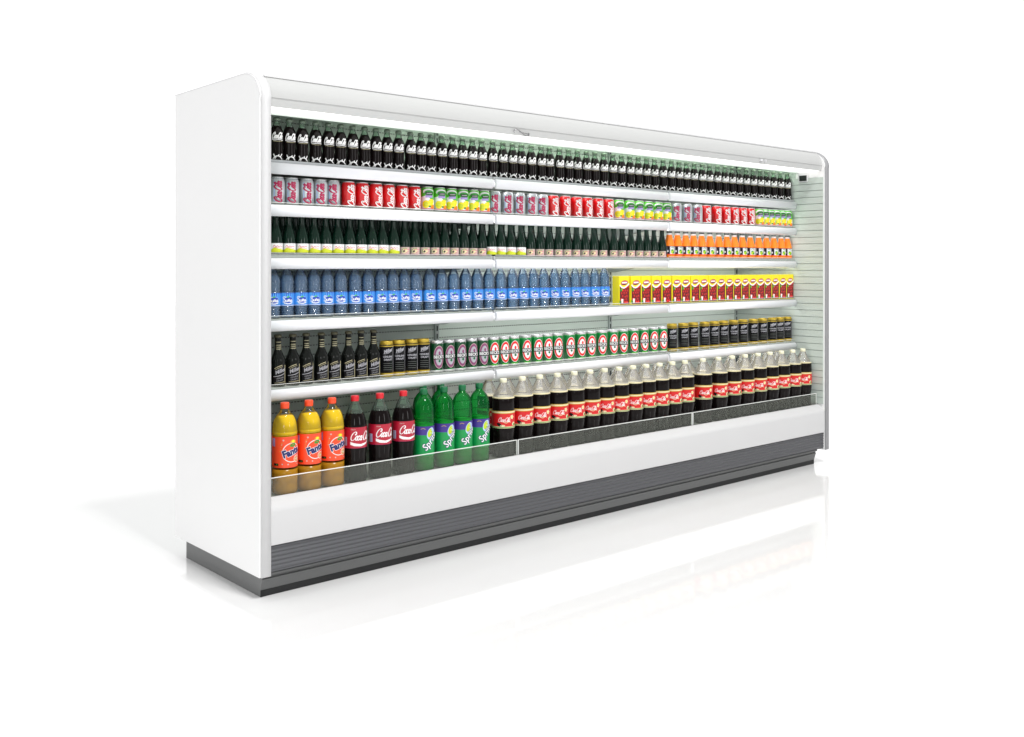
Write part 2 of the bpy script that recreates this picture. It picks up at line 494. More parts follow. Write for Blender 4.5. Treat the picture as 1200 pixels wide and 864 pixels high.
mb = MB()
pr3 = side_profile()[:-1][2:]
for (ya, za), (yb, zb) in zip(pr3, pr3[1:]):
    mb.add([(-.0458, ya, za+.0006), (-.0458, yb, zb+.0006), (-.0425, yb, zb+.0012), (-.0425, ya, za+.0012), (-.0458, ya+.001, za-.0025), (-.0458, yb+.001, zb-.0025)],
           [[0, 1, 2, 3], [0, 4, 5, 1]], 'trim_line', True)
o_ = mb.build('top_trim', cab)
mb = MB(); mb.box(.002, WID-.002, .058, .066, 1.9745, 1.9822, 'trim_line'); mb.build('roof_trim', cab)
# back wall: horizontal slats with dark joints, perforated in the two near bays
mb = MB()
P = .0425; z = .375; prof = []
mb.box(0, WID, .678, .775, .10, 1.952, 'wall_panel')
while z < 1.94:
    mb.box(0, WID, .670, .679, z+.0016, z+P-.0016, 'wall_panel')
    z += P
bw = mb.build('back_wall', cab)
mb = MB(); z = .375+P
while z < 1.93:
    x = .02
    while x < 2.57:
        mb.box(x, x+.010, .6685, .6705, z-.0022, z+.0022, 'slot_dark'); x += .016
    mb.box(2.60, WID-.004, .6690, .6705, z-.0014, z+.0014, 'slot_dark')
    z += P
mb.build('slot_row', bw)
# grooved lining on the inside of the far end
mb = MB(); z = .375
while z < 1.94:
    FRONTY = .012 if z < 1.80 else .21
    mb.box(WID-.006, WID+.0005, FRONTY, .669, z+.0018, z+P-.0018, 'end_panel'); z += P
mb.box(WID-.0030, WID-.0005, .014, .669, .376, 1.80, 'groove_grey'); mb.build('end_lining', cab)
mb = MB(); z = .375
while z < 1.94:
    FRONTY = .012 if z < 1.80 else .21
    mb.box(-.0005, .006, FRONTY, .669, z+.0018, z+P-.0018, 'end_panel'); z += P
mb.build('end_lining', cab)
# roof
mb = MB(); mb.box(.0005, WID-.0005, .13, .775, 1.954, 1.984, 'white_enamel'); mb.build('roof_panel', cab)
# uprights with slots
for x in (1.279, 2.575, 3.835, .02):
    mb = MB(); mb.box(x-.012, x+.012, .660, .6695, .375, 1.95, 'bracket_grey')
    zz = .40
    while zz < 1.93:
        mb.box(x-.004, x+.004, .6585, .6605, zz, zz+.026, 'hole_black'); zz += .040
    mb.build('slotted_upright', cab)

# shelves: (deck top, rail top, rail bottom)
SH = [(1.680, 1.668, 1.621), (1.502, 1.499, 1.452), (1.300, 1.284, 1.240), (1.040, 1.034, .990), (.764, .757, .711)]
XJ = [0.0, 1.279, 2.567, WID]
for si, (zt, ra, rb) in enumerate(SH):
    for b in range(3):
        x0, x1 = XJ[b]+.004, XJ[b+1]-.004
        mb = MB(); dt = .022
        mb.box(x0, x1, .222, .656, zt-dt, zt, 'shelf_steel')
        mb.box(x0, x1, .2175, .2225, zt-.03, zt-.0005, 'deck_grey')
        sh = mb.build('shelf', cab, bevel=.0012)
        # curved price rail
        h = ra-rb; mb = MB()
        pr_ = [(.2165, ra), (.208, ra-.001), (.2035, ra-h*.12), (.2005, ra-h*.3), (.1995, ra-h*.5), (.2010, ra-h*.72), (.2050, ra-h*.9), (.210, rb), (.2165, rb+.001)]
        mb.prism(pr_, x0+.006, x1-.006, 'rail_white', smooth=True)
        if b < 2:
            mb.box(x1-.004, x1+.004, .206, .2165, rb+.008, ra-.006, 'rail_white')
        mb.build('price_rail', sh)
        rh = (.0, .005, .004, .011, .012)[si]
        if si >= 1:
            mb = MB(); mb.box(x0+.008, x1-.008, .2125, .2155, ra-.006, zt+rh, 'clear_acrylic')
            mb.box(x0+.008, x1-.008, .2122, .2158, zt+rh, zt+rh+.0015, 'acrylic_edge')
            mb.build('riser', sh)
        mb = MB(); mb.box(x0+.03, x1-.03, .228, .246, zt-.036, zt-.026, 'added_lamp_tube_dim' if b == 0 else 'added_lamp_tube')  # unseen tube added to light the space under the shelf
        mb.build('added_lamp_tube', sh)
        if b and si > 0:
            mb = MB(); mb.box(x0+.03, x1-.03, .47, .488, zt-.033, zt-.024, 'added_lamp_tube'); mb.build('added_lamp_tube', sh)  # second unseen tube, added to brighten the back wall
        for xb in (x0+.012, x1-.012):
            mb = MB()
            prb = [(.652, zt-.024), (.652, zt-.085), (.628, zt-.085), (.30, zt-.034), (.30, zt-.024)]
            mb.prism(prb, xb-.0015, xb+.0015, 'bracket_grey'); mb.build('bracket', sh)

# canopy
mb = MB()
cp = [(.20, 1.953), (.195, 1.900), (.035, 1.872), (.033, 1.858), (.028, 1.858), (.024, 1.880), (.0235, 1.8905), (.0205, 1.8915), (.0205, 1.900), (.026, 1.922), (.038, 1.948), (.052, 1.966), (.062, 1.974), (.078, 1.979), (.10, 1.981), (.14, 1.981), (.14, 1.953)]
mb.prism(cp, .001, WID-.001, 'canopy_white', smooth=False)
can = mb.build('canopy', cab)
for p in can.data.polygons: p.use_smooth = abs(p.normal.x) < .5
can.data.set_sharp_from_angle(angle=math.radians(28))
for b in range(3):
    mb = MB(); mb.prism([(.040, 1.858), (.195, 1.862), (.195, 1.885), (.040, 1.870)], XJ[b]+.006, XJ[b+1]-.006, 'lamp_diffuser')
    lp = mb.build('lamp_cover', can)
mb = MB(); mb.prism([(.196, 1.855), (.203, 1.855), (.203, 1.952), (.196, 1.952)], .002, WID-.002, 'wall_panel')
mb.build('lamp_lip', can)
for x0, x1 in ((.95, 2.55), (2.60, WID-.05)):
    mb = MB(); mb.box(x0, x1, .215, .235, 1.925, 1.945, 'added_lamp_tube_top'); mb.build('added_roof_lamp', can)  # unseen greenish lamp added to light the upper back wall
# night-blind pull handle: a bent wire
pts = catmull([(1.240, .020, 1.868), (1.236, .016, 1.877), (1.246, .012, 1.882), (1.262, .010, 1.876), (1.280, .008, 1.864), (1.300, .008, 1.856), (1.318, .010, 1.858), (1.328, .016, 1.868), (1.330, .022, 1.872)], 5)
mb = MB(); mb.tube(pts, .0024, 'wire_steel'); mb.tube([(1.262, .012, 1.871), (1.322, .014, 1.866)], .0016, 'wire_steel')
mb.build('pull_handle', can)
mb = MB(); mb.box(3.175, 3.195, .012, .024, 1.872, 1.884, 'silver_white'); mb.box(3.225, 3.232, .012, .024, 1.868, 1.884, 'silver_white'); mb.build('blind_catch', can, bevel=.002)
# thermometer on the far end
mb = MB(); mb.box(WID-.016, WID-.006, .125, .178, 1.800, 1.836, 'sensor_black'); th = mb.build('thermometer', cab, bevel=.003)
mb = MB(); mb.box(WID-.012, WID-.006, .118, .185, 1.794, 1.842, 'silver_white'); mb.build('thermometer_bezel', th, bevel=.002)
mb = MB(); mb.tube(catmull([(WID-.008, .10, 1.862), (WID-.008, .13, 1.872), (WID-.008, .20, 1.874), (WID-.008, .34, 1.862)], 5), .003, 'silver'); mb.build('sensor_cable', cab)

# base: tray, bumper, glass, kick plate, plinth
mb = MB(); mb.box(.001, WID-.001, .052, .669, .33, .360, 'tray_steel')
x = .01
tray = mb.build('base_tray', cab)
mb = MB()
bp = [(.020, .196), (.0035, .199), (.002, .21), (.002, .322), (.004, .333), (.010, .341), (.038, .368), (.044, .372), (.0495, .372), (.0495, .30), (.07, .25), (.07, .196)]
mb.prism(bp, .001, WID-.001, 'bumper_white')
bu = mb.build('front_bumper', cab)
bu.data.polygons.foreach_set('use_smooth', [abs(p.normal.x) < .5 for p in bu.data.polygons])
bu.data.set_sharp_from_angle(angle=math.radians(30))
GX = [.004, 1.289, 2.585, WID-.012]
for b in range(3):
    mb = MB(); x0, x1 = GX[b]+.006, GX[b+1]-.006
    mb.box(x0, x1, .052, .056, .355, .4405, 'clear_acrylic')
    mb.box(x0-.001, x1+.001, .0515, .0565, .4405, .4430, 'acrylic_edge')
    mb.box(x0-.0025, x0, .0515, .0565, .372, .4430, 'acrylic_edge')
    mb.box(x1, x1+.0025, .0515, .0565, .372, .4430, 'acrylic_edge')
    mb.build('front_glass', cab)
mb = MB(); kp = [(.06, .096)]
N = 64; z0, z1 = .098, .1945
for i in range(N+1):
    t = i/N; zz = z0+(z1-z0)*t
    kp.append((.012+.0019*math.sin(2*PI*t*6), zz))
kp.append((.06, .1945))
mb.prism(kp, .001, WID-.001, 'kick_grey')
k = mb.build('kick_plate', cab)
mb = MB()
pp = [(.722, .094), (.026, .094), (.022, .090), (.024, .083), (.034, .079), (.036, .073), (.030, .069), (.034, .062), (.045, .026), (.722, .026)]
mb.prism(pp, -.020, 3.80, 'plinth_grey')
pl = mb.build('plinth', cab)
mb = MB(); mb.box(-.0205, 3.798, .0455, .7215, .0005, .0262, 'plinth_grey'); mb.box(-.0200, 3.7975, .0440, .0456, .0005, .0255, 'toe_black'); mb.build('toe_strip', pl)
mb = MB(); mb.box(.003, WID-.003, .062, .69, .095, .329, 'toe_black'); mb.build('base_box', cab)

# ================================================================== DRINKS
# every builder leaves one thing (an Empty) with its parts; the art faces -Y
def part(mb, name, root, label=None):
    o = mb.build(name, root)
    if label: o['label'] = label
    return o
def b_glass_cola(root):
    P = smoothprof([(.0215, 0), (.0262, .006), (.0272, .03), (.0255, .055), (.0262, .075), (.0280, .098), (.0262, .116), (.0195, .134), (.0135, .148), (.0118, .158), (.0125, .164)], 3)
    zl = .140; lo = [p for p in P if p[1] <= zl]; hi = [p for p in P if p[1] >= zl-.003]
    mb = MB(); mb.revolve(lo, 'cola_dark', 20); body = part(mb, 'liquid', root)
    mb = MB(); mb.revolve([(r+.0002, z) for r, z in hi], 'clear_green_glass', 20); part(mb, 'neck', root)
    mb = MB(); mb.revolve([(.0135, .161), (.0150, .163), (.0143, .170), (.0120, .1745), (.0005, .1755)], 'crown_cap', 16); part(mb, 'cap', root)
    a = Art()
    a.script(0, .098, .043, .025, 'white', 1, w=.16, part='both', tail=False)
    a.stroke([(-.024, .083), (-.012, .080), (.006, .0815), (.024, .080)], .0028, 'white', 1)
    a.stroke([(-.020, .0765), (.0, .0745), (.020, .0765)], .0012, 'pale_gold', 1)
    mb = MB(); a.to_mb(mb, interp(P), step=.005); part(mb, 'lettering', root)
    # white splash mark round the foot
    a = Art()
    for p in ([(-.020, .004), (-.013, .012), (-.018, .024)], [(-.013, .012), (0, .016), (.010, .012)], [(.010, .012), (.018, .025)], [(.010, .012), (.016, .006), (.022, .002)], [(-.008, .013), (-.012, .003)], [(.002, .014), (.004, .022)]):
        a.stroke(p, .0042, 'white', 1)
    mb = MB(); a.to_mb(mb, interp(P), step=.005); part(mb, 'foot_mark', root)
def can_body(root, H, R, m, lidm='lid_silver', bottom='lid_silver', neck=.010, small=False):
    P = [(R*.78, 0), (R*.90, .003), (R, .010), (R, H-neck-.004), (R*.985, H-neck), (R*.86, H-.002), (R*.86, H)]
    if small:
        mb = MB(); mb.revolve([p for p in P[:2]]+[(R, .008)], bottom, 24)
        mb.revolve([(R, .008), (R, H-.020), (R*.975, H-.0165), (R*.86, H-.006), (R*.80, H-.003)], m, 24)
        part(mb, 'body', root)
        mb = MB(); mb.revolve([(R*.80, H-.004), (R*.84, H-.001), (R*.83, H), (R*.79, H), (R*.77, H-.003), (.0005, H-.003)], lidm, 24); part(mb, 'lid', root)
        return interp([(R, 0), (R, H-.020), (R*.975, H-.0165), (R*.86, H-.006), (R*.80, H-.003)])
    mb = MB(); mb.revolve([p for p in P[:2]]+[(R, .010)], bottom, 24); mb.revolve([(R, .010), (R, H-neck-.004), (R*.985, H-neck)], m, 24)
    part(mb, 'body', root)
    mb = MB(); mb.revolve([(R*.985, H-neck), (R*.87, H-.002), (R*.875, H), (R*.83, H), (R*.81, H-.003), (.0005, H-.003)], lidm, 24); part(mb, 'lid', root)
    return lambda z: R
def b_red_can(root):
    f = can_body(root, .110, .0312, 'red', small=True)
    a = Art(); a.script(.003, .053, .090, .027, 'white', 1, w=.17, rot=PI/2, tail=False)
    a.stroke([(.021, .010), (.026, .035), (.020, .060), (.025, .098)], .0035, 'white', 1, taper=.7)
    mb = MB(); a.to_mb(mb, f); part(mb, 'lettering', root)
def b_silver_can(root):
    f = can_body(root, .110, .0312, 'silver', small=True)
    a = Art(); a.rect(-.030, .098, .030, .1005, 'silver_white', 1)
    a.script(.0, .052, .086, .029, 'magenta_red', 2, w=.22, rot=PI/2, tail=False)
    a.rect(-.018, .010, -.013, .094, 'pale_blue', 1)
    mb = MB(); a.to_mb(mb, f); part(mb, 'lettering', root)
def b_fruit_can(root):
    f = can_body(root, .110, .0312, 'bright_green', small=True)
    a = Art(); R = .031
    a.ell(.0, .088, .026, .013, 'white', 1); a.ell(.003, .082, .023, .012, 'leaf_green', 2)
    a.poly([(-.040, 0.010), (.045, .010), (.045, .058), (.018, .045), (-.008, .070), (-.040, .062)], 'white', 1)
    a.rect(-.012, .074, .020, .084, 'ink', 3); a.stroke([(-.009, .079), (.017, .0795)], .0018, 'white', 4, smooth=0)
    a.rect(-.014, .060, .020, .072, 'lilac', 3); a.stroke([(-.011, .070), (.017, .070)], .0016, 'ink', 4, smooth=0)
    a.ell(-.012, .030, .017, .018, 'yellow', 3); a.ell(.014, .042, .016, .012, 'yellow', 3); a.ell(.020, .020, .014, .010, 'orange', 4)
    a.ell(-.012, .030, .010, .011, 'label_yellow', 5); a.ell(.006, .020, .006, .004, 'leaf_green', 5); a.ell(.012, .030, .010, .006, 'yellow', 5)
    a.rect(-.040, .008, .045, .0115, 'rose', 6)
    mb = MB(); a.to_mb(mb, f); part(mb, 'lettering', root)
TB = smoothprof([(.0225, 0), (.0272, .004), (.0276, .020), (.0276, .052), (.0262, .066), (.0215, .088), (.0160, .108), (.0128, .126), (.0118, .146), (.0128, .156)], 3)
def tall_bottle(root, glass):
    mb = MB(); mb.revolve(TB, glass, 24); part(mb, 'body', root)
    mb = MB(); mb.revolve([(.0136, .154), (.0146, .156), (.0140, .163), (.011, .1655), (.0005, .166)], 'cap_dark', 16); part(mb, 'cap', root)
def b_yellow_bottle(root):
    tall_bottle(root, 'green_black_glass')
    mb = MB(); a = Art(); a.rect(-.037, .007, .037, .044, 'white', .5); a.poly([(-.036, .007), (.036, .007), (.036, .016), (.030, .018), (.012, .021), (-.010, .026), (-.022, .020), (-.036, .017)], 'label_yellow', 1)
    a.stroke([(-.016, .030), (-.010, .036), (-.006, .029), (.002, .034), (.006, .030), (.014, .033), (.022, .029)], .0022, 'rose', 2)
    a.stroke([(-.018, .026), (.0, .0265), (.020, .023)], .0015, 'orange', 2); a.stroke([(.012, .041), (.022, .040)], .0014, 'grey_print', 2)
    a.to_mb(mb, interp(TB)); part(mb, 'label', root)
def b_pink_bottle(root, glass='green_black_glass'):
    tall_bottle(root, glass)
    mb = MB(); a = Art(); a.rect(-.023, .002, .023, .036, 'pale_pink', .5); a.rect(-.023, .002, .023, .008, 'rose', 1)
    a.ell(-.002, .021, .0135, .012, 'cream', 1, rot=.3); a.stroke([(-.014, .014), (-.013, .025), (-.003, .031), (.010, .030)], .0022, 'leaf_green', 2)
    a.ell(-.005, .018, .005, .004, 'ink', 3, rot=.6); a.stroke([(-.006, .024), (.002, .027), (.012, .025), (.020, .028)], .0026, 'rose', 3)
    a.stroke([(.002, .012), (.018, .018)], .0022, 'rose', 2)
    a.to_mb(mb, interp(TB)); part(mb, 'label', root)
def b_orange_bottle(root):
    P = smoothprof([(.025, 0), (.0292, .004), (.0292, .030), (.0292, .066), (.0282, .076), (.0230, .100), (.0180, .118), (.0155, .130)], 3)
    mb = MB(); mb.revolve(P, 'orange_juice', 24); part(mb, 'body', root)
    mb = MB(); mb.revolve([(.0152, .130), (.0150, .138), (.0158, .141)], 'white', 20); part(mb, 'neck_ring', root)
    mb = MB(); mb.revolve([(.0160, .140), (.0162, .149), (.0150, .151), (.0005, .151)], 'cap_dark', 20); part(mb, 'cap', root)
    mb = MB(); label_band(mb, P, .020, .066, 'silver_white', 24)
    a = Art(); a.rect(-.026, .020, -.006, .066, 'navy', 1); a.rect(-.022, .020, -.008, .064, 'ink', 2)
    a.rect(-.028, .063, .030, .0665, 'cherry_dark', 3)
    a.ell(-.019, .037, .0045, .006, 'white', 4); a.ell(.011, .034, .012, .012, 'lime', 3); a.ell(.006, .042, .006, .005, 'leaf_green', 4); a.ell(.016, .030, .006, .006, 'leaf_green', 4)
    a.stroke([(.0, .056), (.010, .059), (.022, .055)], .0025, 'leaf_green', 4)
    a.rect(-.028, .016, .030, .021, 'vermilion', 5)
    a.to_mb(mb, interp(P)); part(mb, 'label', root)
def b_water(root):
    R = .0305
    pts = [(.024, 0), (.030, .004)]
    for i in range(5): pts += [(R, .012+i*.008), (R*.90, .016+i*.008)]
    pts += [(R, .052), (R, .102), (R*.95, .108), (R, .114), (R*.94, .122), (R, .130), (R*.94, .138), (R, .146), (R*.93, .158), (R*.80, .172), (R*.55, .188), (.0125, .198), (.0125, .203)]
    P = smoothprof(pts, 2)
    mb = MB(); mb.revolve(P, 'water_pet', 24); sh = part(mb, 'body', root)
    mb = MB(); mb.revolve([(r*.93, z+.001) for r, z in P if z < .176]+[(.0005, .176)], 'water_core', 20); part(mb, 'water', root)
    mb = MB(); mb.revolve([(.0140, .201), (.0145, .213), (.0135, .215), (.0005, .215)], 'royal_blue', 16); part(mb, 'cap', root)
    mb = MB(); label_band(mb, P, .050, .103, 'sky_blue', 24)
    a = Art(); a.rect(-.012, .050, .045, .103, 'royal_blue', 0.4); a.rect(-.045, .0505, .045, .0545, 'pale_blue', 1)
    a.poly([(-.040, .095), (-.022, .103), (-.034, .103)], 'royal_blue', 1)
    a.ell(.002, .073, .021, .016, 'pale_blue', .8, rot=.1); a.ell(.004, .074, .018, .0125, 'royal_blue', 1.4, rot=.1)
    # flowing white word: S a n a
    sc = [([(-.008, .085), (-.014, .088), (-.018, .082), (-.010, .074), (-.011, .066), (-.020, .067)], False),
          ([(-.004, .074), (-.008, .071), (-.004, .067), (.0, .071), (.0, .076), (.001, .067)], False),
          ([(.003, .067), (.0035, .076), (.007, .076), (.008, .067)], False),
          ([(.014, .075), (.010, .071), (.013, .067), (.0165, .071), (.0165, .076), (.019, .067)], False)]
    for p, c in sc: a.stroke(p, .0028, 'white', 2)
    a.ell(.002, .087, .006, .0025, 'bright_green', 2, rot=.4)
    a.stroke([(-.014, .061), (.004, .059), (.020, .063)], .003, 'white', 2)
    a.to_mb(mb, interp(P)); part(mb, 'label', root)
def b_box(root):
    w, d, h = .080, .050, .158
    mb = MB(); mb.box(-w/2, w/2, -d/2, d/2, 0, h, 'yellow')
    part_ = link('carton_body', mb.mesh('carton_body', bevel=.0015), root)
    a = Art(); rnd = random.Random(3); x0, x1 = -w/2+.004, w/2-.001
    a.rect(x0, .004, x1, .108, 'cherry_dark', 1)
    for i in range(6):
        for j in range(5):
            u = x0+.006+(j+.5*(i % 2))*.0175+rnd.uniform(-.003, .003); v = .013+i*.0170+rnd.uniform(-.003, .003)
            if u > x1-.007 or u < x0+.007: continue
            rr = rnd.uniform(.0066, .0086)
            a.ell(u, v, rr, rr*.95, rnd.choice(['cherry', 'cherry', 'label_red']), 2+.1*(i % 3), n=14)
            a.ell(u-.002, v+.0025, .0032, .0026, 'cherry_light', 3, n=8)
    a.poly([(x0, .108), (x0, .125), (x1, .125), (x1, .112), (.016, .100), (-.006, .093), (-.026, .100)], 'yellow', 4)
    a.stroke([(x0, .110), (-.024, .099), (-.004, .094), (.016, .102), (x1-.002, .116)], .008, 'white', 5)
    a.ell(.0, .121, .028, .013, 'deep_red', 5, rot=.12); a.ell(.0, .121, .025, .0105, 'rose', 6, rot=.12)
    a.rect(-.020, .118, .020, .1255, 'white', 7); a.stroke([(-.022, .111), (.0, .113), (.022, .118)], .004, 'navy', 6)
    a.ell(-.025, .083, .009, .0085, 'leaf_green', 5, rot=.5); a.ell(-.022, .085, .0045, .004, 'bright_green', 6)
    a.ell(-.034, .018, .006, .010, 'leaf_green', 5); a.poly([(-.024, .010), (-.012, .010), (-.010, .034), (-.026, .034)], 'white', 6)
    mb = MB(); a.to_mb(mb, flat=-d/2); part(mb, 'front_print', root)
def b_beer(root):
    P = smoothprof([(.024, 0), (.0300, .005), (.0304, .030), (.0304, .096), (.0285, .112), (.0200, .132), (.0142, .150), (.0132, .175), (.0128, .196), (.0136, .200)], 3)
    mb = MB(); mb.revolve(P, 'black_glass', 24); part(mb, 'body', root)
    mb = MB(); mb.revolve([(.0140, .198), (.0158, .200), (.0150, .207), (.012, .210), (.0005, .2105)], 'cap_bronze', 16); part(mb, 'cap', root)
    f = interp(P); a = Art()
    a.poly([(-.026, .010), (.026, .012), (.026, .090), (.004, .088), (-.012, .080), (-.026, .076)], 'ink', 1)
    a.stroke([(.0245, .012), (.0245, .088)], .0030, 'pale_gold', 2, smooth=0)
    a.stroke([(-.022, .074), (-.008, .082), (.010, .088)], .0022, 'pale_gold', 2); a.stroke([(-.018, .070), (-.004, .077), (.012, .082)], .0012, 'pale_gold', 2)
    a.text('Miller', .002, .064, .015, 'silver_print', 3, rot=.34, bold=.02, shear=.3, sx=.95)
    a.stroke([(-.026, .042), (0, .046), (.020, .054)], .0024, 'silver_print', 2)
    a.text('GENUINE', 0, .036, .006, 'grey_print', 2, rot=.16, sx=.9); a.text('DRAFT', 0, .026, .006, 'grey_print', 2, rot=.16, sx=1.1)
    a.stroke([(-.022, .016), (.020, .020)], .0014, 'pale_gold', 2, smooth=0)
    mb = MB(); a.to_mb(mb, f); part(mb, 'label', root)
    a = Art()
    for zz in (.150, .158, .166, .178): a.rect(-.011, zz, .013, zz+.0035, 'foil_dull', 1)
    mb = MB(); a.to_mb(mb, f); part(mb, 'neck_foil', root)
def b_black_can(root):
    f = can_body(root, .158, .032, 'can_black', 'gold', 'gold', neck=.016)
    mb = MB(); P = [(.032, 0), (.032, .2)]
    label_band(mb, P, .010, .019, 'gold', 24); part(mb, 'foot_band', root)
    mb = MB(); label_band(mb, P, .134, .138, 'gold', 24); part(mb, 'shoulder_band', root)
    mb = MB()
    a = Art()
    a.text('Miller', 0, .116, .0145, 'silver_print', 1, rot=.30, bold=.03, shear=.3, sx=.85)
    a.stroke([(-.020, .103), (0, .106), (.020, .118)], .0016, 'silver_print', 1)
    a.text('GENUINE', 0, .090, .0085, 'silver_print', 1, bold=.02, sx=.9); a.text('DRAFT', .002, .077, .0085, 'silver_print', 1, bold=.02, sx=1.1)
    for zz in (.060, .051, .042, .033): a.rect(-.020, zz, .020, zz+.0018, 'dim_print', 1)
    a.rect(.0265, .022, .029, .134, 'grey_print', 1)
    a.to_mb(mb, f); part(mb, 'lettering', root)
def b_oval_can(root, body='can_green', ring='label_red', lit=True):  # unlit version: same can with shade mixed into its colours
    f = can_body(root, .146, .0325, body, neck=.012)
    a = Art(); z = .072
    wm = 'white' if lit else 'silver_print'
    a.ell(0, z, .0255, .052, 'white' if lit else 'pale_pink', 1, n=40); a.ell(0, z, .0238, .0495, ring, 2, n=40); a.ell(0, z, .0168, .0380, wm, 3, n=32)
    a.ell(.002, z+.019, .0052, .008, ring, 4, n=16); a.stroke([(.0, z+.010), (.004, z+.013)], .003, 'ink', 4, smooth=0)
    a.ell(.002, z-.018, .0055, .0062, 'cap_green', 4, n=16)
    a.poly([(-.0275, z-.0105), (.0275, z-.0105), (.0275, z+.0105), (-.0275, z+.0105)], 'toe_black', 5)
    a.text("BECK'S", 0, z, .0135, 'white', 6, bold=.03, sx=.86)
    a.rect(-.016, .012, .016, .0165, 'bright_green' if lit else 'can_green', 1)
    mb = MB(); a.to_mb(mb, f); part(mb, 'lettering', root)
def b_fanta(root):
    R = .0495
    P = smoothprof([(.036, 0), (.047, .006), (R, .020), (R*.97, .045), (R, .060), (R, .100), (R, .230), (R*.995, .248), (R*.93, .275), (R*.74, .300), (R*.45, .319), (.0165, .330), (.0150, .337)], 4)
    low = [p for p in P if p[1] <= .112]; hi = [p for p in P if .108 <= p[1] <= .306]
    mb = MB(); mb.revolve(low, 'orange_liquid_low', 36); mb.revolve([(r*.965, z) for r, z in hi]+[(.0005, .3065)], 'orange_liquid', 36); part(mb, 'soda', root)
    mb = MB(); mb.revolve([(r+.0004, z) for r, z in P if z > .224], 'clear_pet_thin', 36); part(mb, 'shoulder', root)
    mb = MB(); mb.revolve([(.0165, .333), (.0172, .335), (.0172, .353), (.0155, .3565), (.0005, .357)], 'cap_orange', 20); part(mb, 'cap', root)
    mb = MB(); label_band(mb, P, .108, .228, 'vermilion', 36)
    a = Art(); z = .166
    a.ell(.004, z, .039, .038, 'white', 1, n=40); a.ell(.004, z, .0362, .0352, 'vermilion', 2, n=40)
    a.ell(.010, z+.040, .014, .011, 'orange', 1); a.ell(.010, z+.043, .008, .005, 'yellow', 2)
    a.stroke([(-.004, z+.026), (.006, z+.033), (.018, z+.031), (.012, z+.025), (-.004, z+.026)], .006, 'leaf_green', 3)
    a.text('Fanta', .002, z+.002, .027, 'white', 4, rot=.30, bold=.095, sx=.90); a.text('Fanta', .002, z+.002, .027, 'navy', 5, rot=.30, bold=.055, sx=.90)
    a.ell(.026, z-.026, .0145, .014, 'white', 3); a.ell(.026, z-.026, .0128, .0122, 'orange', 4); a.ell(.026, z-.026, .008, .0075, 'gold', 5)
    for i in range(6): a.stroke([(.026, z-.026), (.026+.011*math.cos(i*PI/3), z-.026+.011*math.sin(i*PI/3))], .0012, 'white', 6, smooth=0)
    for u, v, r in ((-.030, .215, .0035), (.034, .118, .0035), (-.034, .122, .0028), (-.012, .121, .003), (-.036, .198, .002), (.040, .212, .0025)): a.ell(u, v, r, r, 'pale_pink', 1, n=8)
    for i in range(5): a.stroke([(-.045+i*.0016, z+.005+i*.008), (-.040+i*.002, z+.008+i*.008)], .0016, 'gold', 1, smooth=0)
    a.stroke([(-.060, .120), (-.050, .121)], .004, 'leaf_green', 1, smooth=0); a.rect(-.072, .116, -.050, .125, 'ink', 1)
    a.rect(-.085, .190, -.066, .222, 'lilac', 1)
    a.to_mb(mb, interp(P)); part(mb, 'label', root)
def b_cola(root):
    R = .0490
    P = smoothprof([(.036, 0), (.046, .006), (.0490, .018), (.0485, .040), (.0465, .068), (.0460, .090), (.0470, .115), (.0487, .135), (R, .150), (R, .228), (.0475, .245), (.0420, .268), (.0330, .290), (.0230, .312), (.0165, .326), (.0150, .337)], 4)
    mb = MB(); mb.revolve([p for p in P if p[1] < .296]+[(.0005, .296)], 'cola_dark', 36); part(mb, 'soda', root)
    mb = MB(); mb.revolve([(r+.0006, z) for r, z in P if z > .280], 'clear_green_glass', 36); part(mb, 'neck', root)
    mb = MB(); mb.revolve([(.0165, .333), (.0170, .335), (.0170, .352), (.0155, .3555), (.0005, .356)], 'cap_red', 20); part(mb, 'cap', root)
    mb = MB(); label_band(mb, P, .145, .230, 'deep_red', 36)
    a = Art(); a.script(.006, .194, .098, .034, 'white', 1, w=.125, part='both', tail=False)
    a.poly([(-.046, .172), (-.030, .166), (-.005, .161), (.030, .166), (.050, .176), (.030, .160), (.0, .152), (-.030, .154), (-.046, .160)], 'white', 1)
    a.text('classic', -.034, .222, .006, 'pale_pink', 1)
    a.rect(-.085, .150, -.058, .226, 'deep_red', .5); a.rect(-.080, .156, -.062, .190, 'pale_blue', 1)
    for i in range(5): a.rect(-.078, .160+i*.006, -.064, .162+i*.006, 'grey_print', 2)
    a.rect(-.140, .145, .140, .147, 'magenta_red', 1)
    a.to_mb(mb, interp(P)); part(mb, 'label', root)
